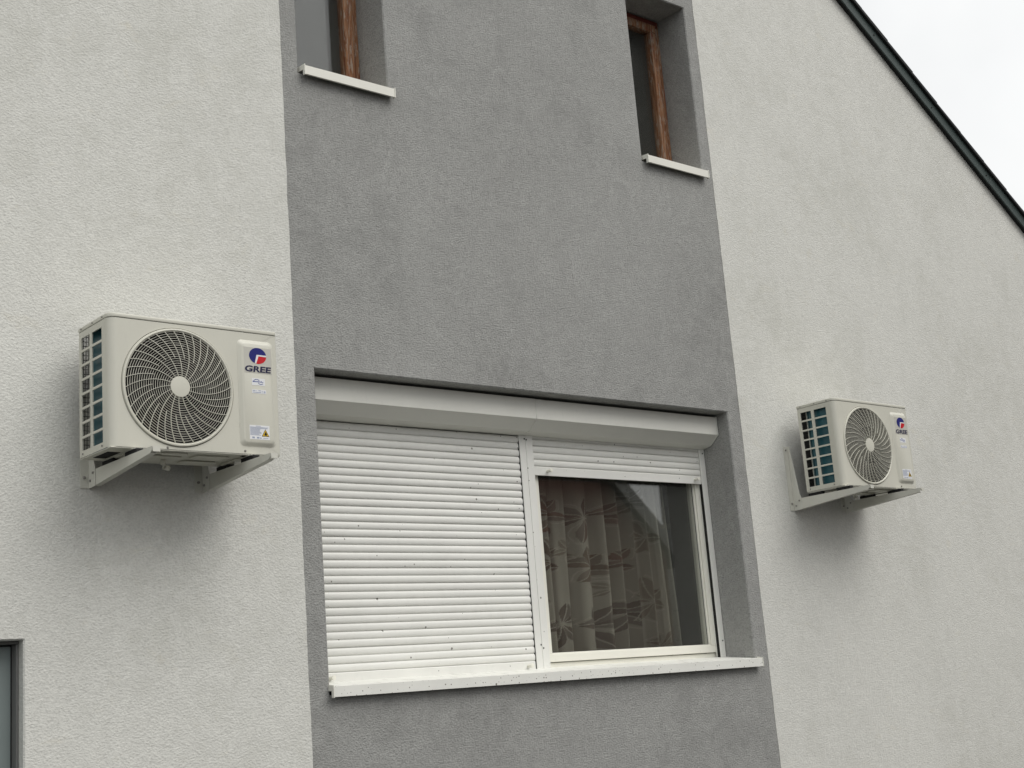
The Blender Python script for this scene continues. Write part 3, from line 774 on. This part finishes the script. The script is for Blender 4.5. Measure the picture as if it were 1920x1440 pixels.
    for x in (.631, .653): pr.box(x, x + .012, yP - .0009, yP - .0008, .070, .077)
    pr.box(.669, .675, yP - .0009, yP - .0008, .070, .075); pr.box(.684, .708, yP - .0009, yP - .0008, .0715, .0735)
    pr.build('print', 'ink', s3, weld=False)
    tri = lambda s_: [(.6955 - .0185 * s_, .0905 - .0105 * s_), (.6955 + .0185 * s_, .0905 - .0105 * s_), (.6955, .0905 + .0215 * s_)]
    MB().prism(tri(1.0), 'y', yP - .0010, yP - .0007).build('warning_border', 'gasket', s3)
    MB().prism(tri(.8), 'y', yP - .0014, yP - .0011).build('warning_sign', 'yellow', s3)
    MB().prism([(.690, .0845), (.701, .0845), (.7025, .091), (.699, .096), (.6965, .1015), (.693, .096), (.6895, .0905)], 'y', yP - .0018, yP - .0015).build('flame', 'gasket', s3)
    # screws
    for (x, z) in ((.6025, .016), (.247, .011)):
        MB().disc((x, yF, z), .0055, 'y', .004, 12, .0035).build('screw', 'steel', a)
    for (y, z) in ((-.03, .018), (-.215, .018), (-.03, AH - .009), (-.14, AH - .009), (-.235, AH - .009)):
        MB().disc(((-.0022 if z > .3 else .0), y, z), .0045, 'x', .003, 10, .003).build('screw', 'steel', a)
    return a
def make_bracket():
    """origin: lower left corner of the wall plate; arm reaches out along -y"""
    b_ = empty('wall_bracket'); w = .040
    MB().box(0, w, -.0035, -.0005, 0, .414).build('wall_plate', 'bracket', b_, bevel=.001)
    MB().prism([(-.004, 0.0), (-.066, .002), (-.066, .080), (-.058, .10), (-.020, .412), (-.004, .412)], 'x', w - .003, w).build('web', 'bracket', b_, bevel=.001)
    L_ = .588; tz = .074
    am = MB()
    am.prism([(-.004, 0.001), (-.05, .004), (-L_ + .02, tz - .026), (-L_ + .004, tz - .016), (-L_, tz - .004), (-L_, tz), (-.004, tz)], 'x', w + .0006, w + .0034)
    am.box(w + .0034, w + .036, -L_, -.066, tz - .003, tz)                                    # top flange
    am.add([(w + .0034, -.05, .004), (w + .028, -.05, .004), (w + .028, -L_ + .02, tz - .026), (w + .0034, -L_ + .02, tz - .026),
            (w + .0034, -.05, .007), (w + .028, -.05, .007), (w + .028, -L_ + .02, tz - .023), (w + .0034, -L_ + .02, tz - .023)],
           [(0, 1, 2, 3), (7, 6, 5, 4), (0, 4, 5, 1), (1, 5, 6, 2), (2, 6, 7, 3), (3, 7, 4, 0)])     # lower lip
    am.box(w + .0034, w + .034, -L_, -L_ + .003, tz - .022, tz - .0032)                        # turned tip
    am.build('arm', 'bracket', b_, weld=False)
    for z in (.045, .39): MB().disc((.018, -.0035, z), .007, 'y', .006, 6, .006).build('bolt', 'steel', b_)
    for (y, z) in ((-.022, .03), (-.05, .06)): MB().disc((w - .003, y, z), .006, 'x', .005, 6, .005).build('bolt', 'steel', b_)
    for y in (-.17, -.385):
        MB().box(w + .004, w + .036, y - .055, y + .050, tz + .0004, tz + .019).build('rubber_mount', 'rubber', b_, bevel=.003)  # mounts made longer so their black darkens the gap under the unit
    MB().box(w + .002, w + .038, -.425, -.13, tz + .0194, tz + .0225).build('foot_rail', 'bracket', b_)
    return b_
A1, A2 = (2.3216, -0.1178, 0.1485), (7.074, -0.1211, 0.1711)
ac = make_ac(); ac.location = A1
tag(ac, 'cream outdoor air conditioner on the left wall, the nearer larger one', 'air conditioner', 'outdoor air conditioners on wall brackets')
ac2 = copy_tree(ac); ac2.location = A2
tag(ac2, 'cream outdoor air conditioner on the right wall, the farther smaller one', 'air conditioner', 'outdoor air conditioners on wall brackets')
br = make_bracket()
for i, (x, z, lab) in enumerate(((2.3697, A1[2] - .0985, 'cream steel bracket under the left end of the nearer air conditioner'), (2.895, A1[2] - .0985, 'cream steel bracket under the right end of the nearer air conditioner'),
                                 (7.0387, A2[2] - .0985, 'cream steel bracket standing clear left of the farther air conditioner'), (7.5732, A2[2] - .0985, 'cream steel bracket under the middle of the farther air conditioner'))):
    o = br if i == 0 else copy_tree(br)
    o.location = (x, -.0035, z); tag(o, lab, 'bracket', 'wall brackets carrying the air conditioners')

# ------------------------------------------------------------------ houses across the yard, seen mirrored in the window panes
def neighbour(name, loc, label, w, dp, eave, ridge_h, wallm, roofm, wins, strip=None):
    """gable front faces +y (towards the window)"""
    e = tag(empty(name, loc), label, 'house')
    g_ = MB()
    g_.prism([(0, 0), (w, 0), (w, eave), (w / 2, ridge_h), (0, eave)], 'y', -dp, 0)
    g_.build('wall', wallm, e)
    rf = MB(); sl = (ridge_h - eave) / (w / 2)
    for s_ in (1, -1):
        cx_ = w / 2
        p = lambda x, z: (cx_ + s_ * x, z)
        hw = w / 2 + .35
        rf.prism([p(0, ridge_h + .02), p(hw, ridge_h + .02 - sl * hw), p(hw, ridge_h + .28 - sl * hw), p(0, ridge_h + .28)], 'y', -dp - .25, .25)
    ro = rf.build('roof', roofm, e)
    vb = MB()
    for s_ in (1, -1):
        p = lambda x, z: (w / 2 + s_ * x, z)
        hw = w / 2 + .36
        vb.prism([p(0, ridge_h - .12), p(hw, ridge_h - .12 - sl * hw), p(hw, ridge_h + .24 - sl * hw), p(0, ridge_h + .24)], 'y', .255, .29)
    vb.build('verge_board', 'palewall', ro)
    for (x0, x1, z0, z1) in wins:
        f_ = MB(); ring(f_, x0, x1, z0, z1, .07, .004, .05); fo = f_.build('window', 'pvc', e)
        MB().box(x0 + .07, x1 - .07, .006, .02, z0 + .07, z1 - .07).build('pane', 'gasket', fo)
    if strip:
        for i in range(strip):
            MB().box(-.05, -.002, -dp - .004, -dp + (.75 if i % 2 else .5), .02 + .32 * i, .32 + .32 * i).build('quoin', 'palewall', e)
    return e
neighbour('neighbouring_house', (7.19, -14.0, GZ), 'gabled house with sloping roof, mirrored in the big window pane', 14.2, 9, 4.35, 4.35 + 6.6, 'brick', 'slate',
          [(2.0, 3.4, .9, 2.3), (6.3, 7.9, 4.6, 6.0), (9.5, 10.9, .9, 2.3)])
neighbour('neighbouring_house', (22.5, -9.0, GZ), 'tall dark house with pale quoins, mirrored at the right of the window pane', 9.0, 6.0, 12.0, 15.0, 'darkwall', 'slate',
          [(1.5, 2.7, 1, 2.5), (5.5, 6.7, 1, 2.5), (1.5, 2.7, 5, 6.5)], 30)
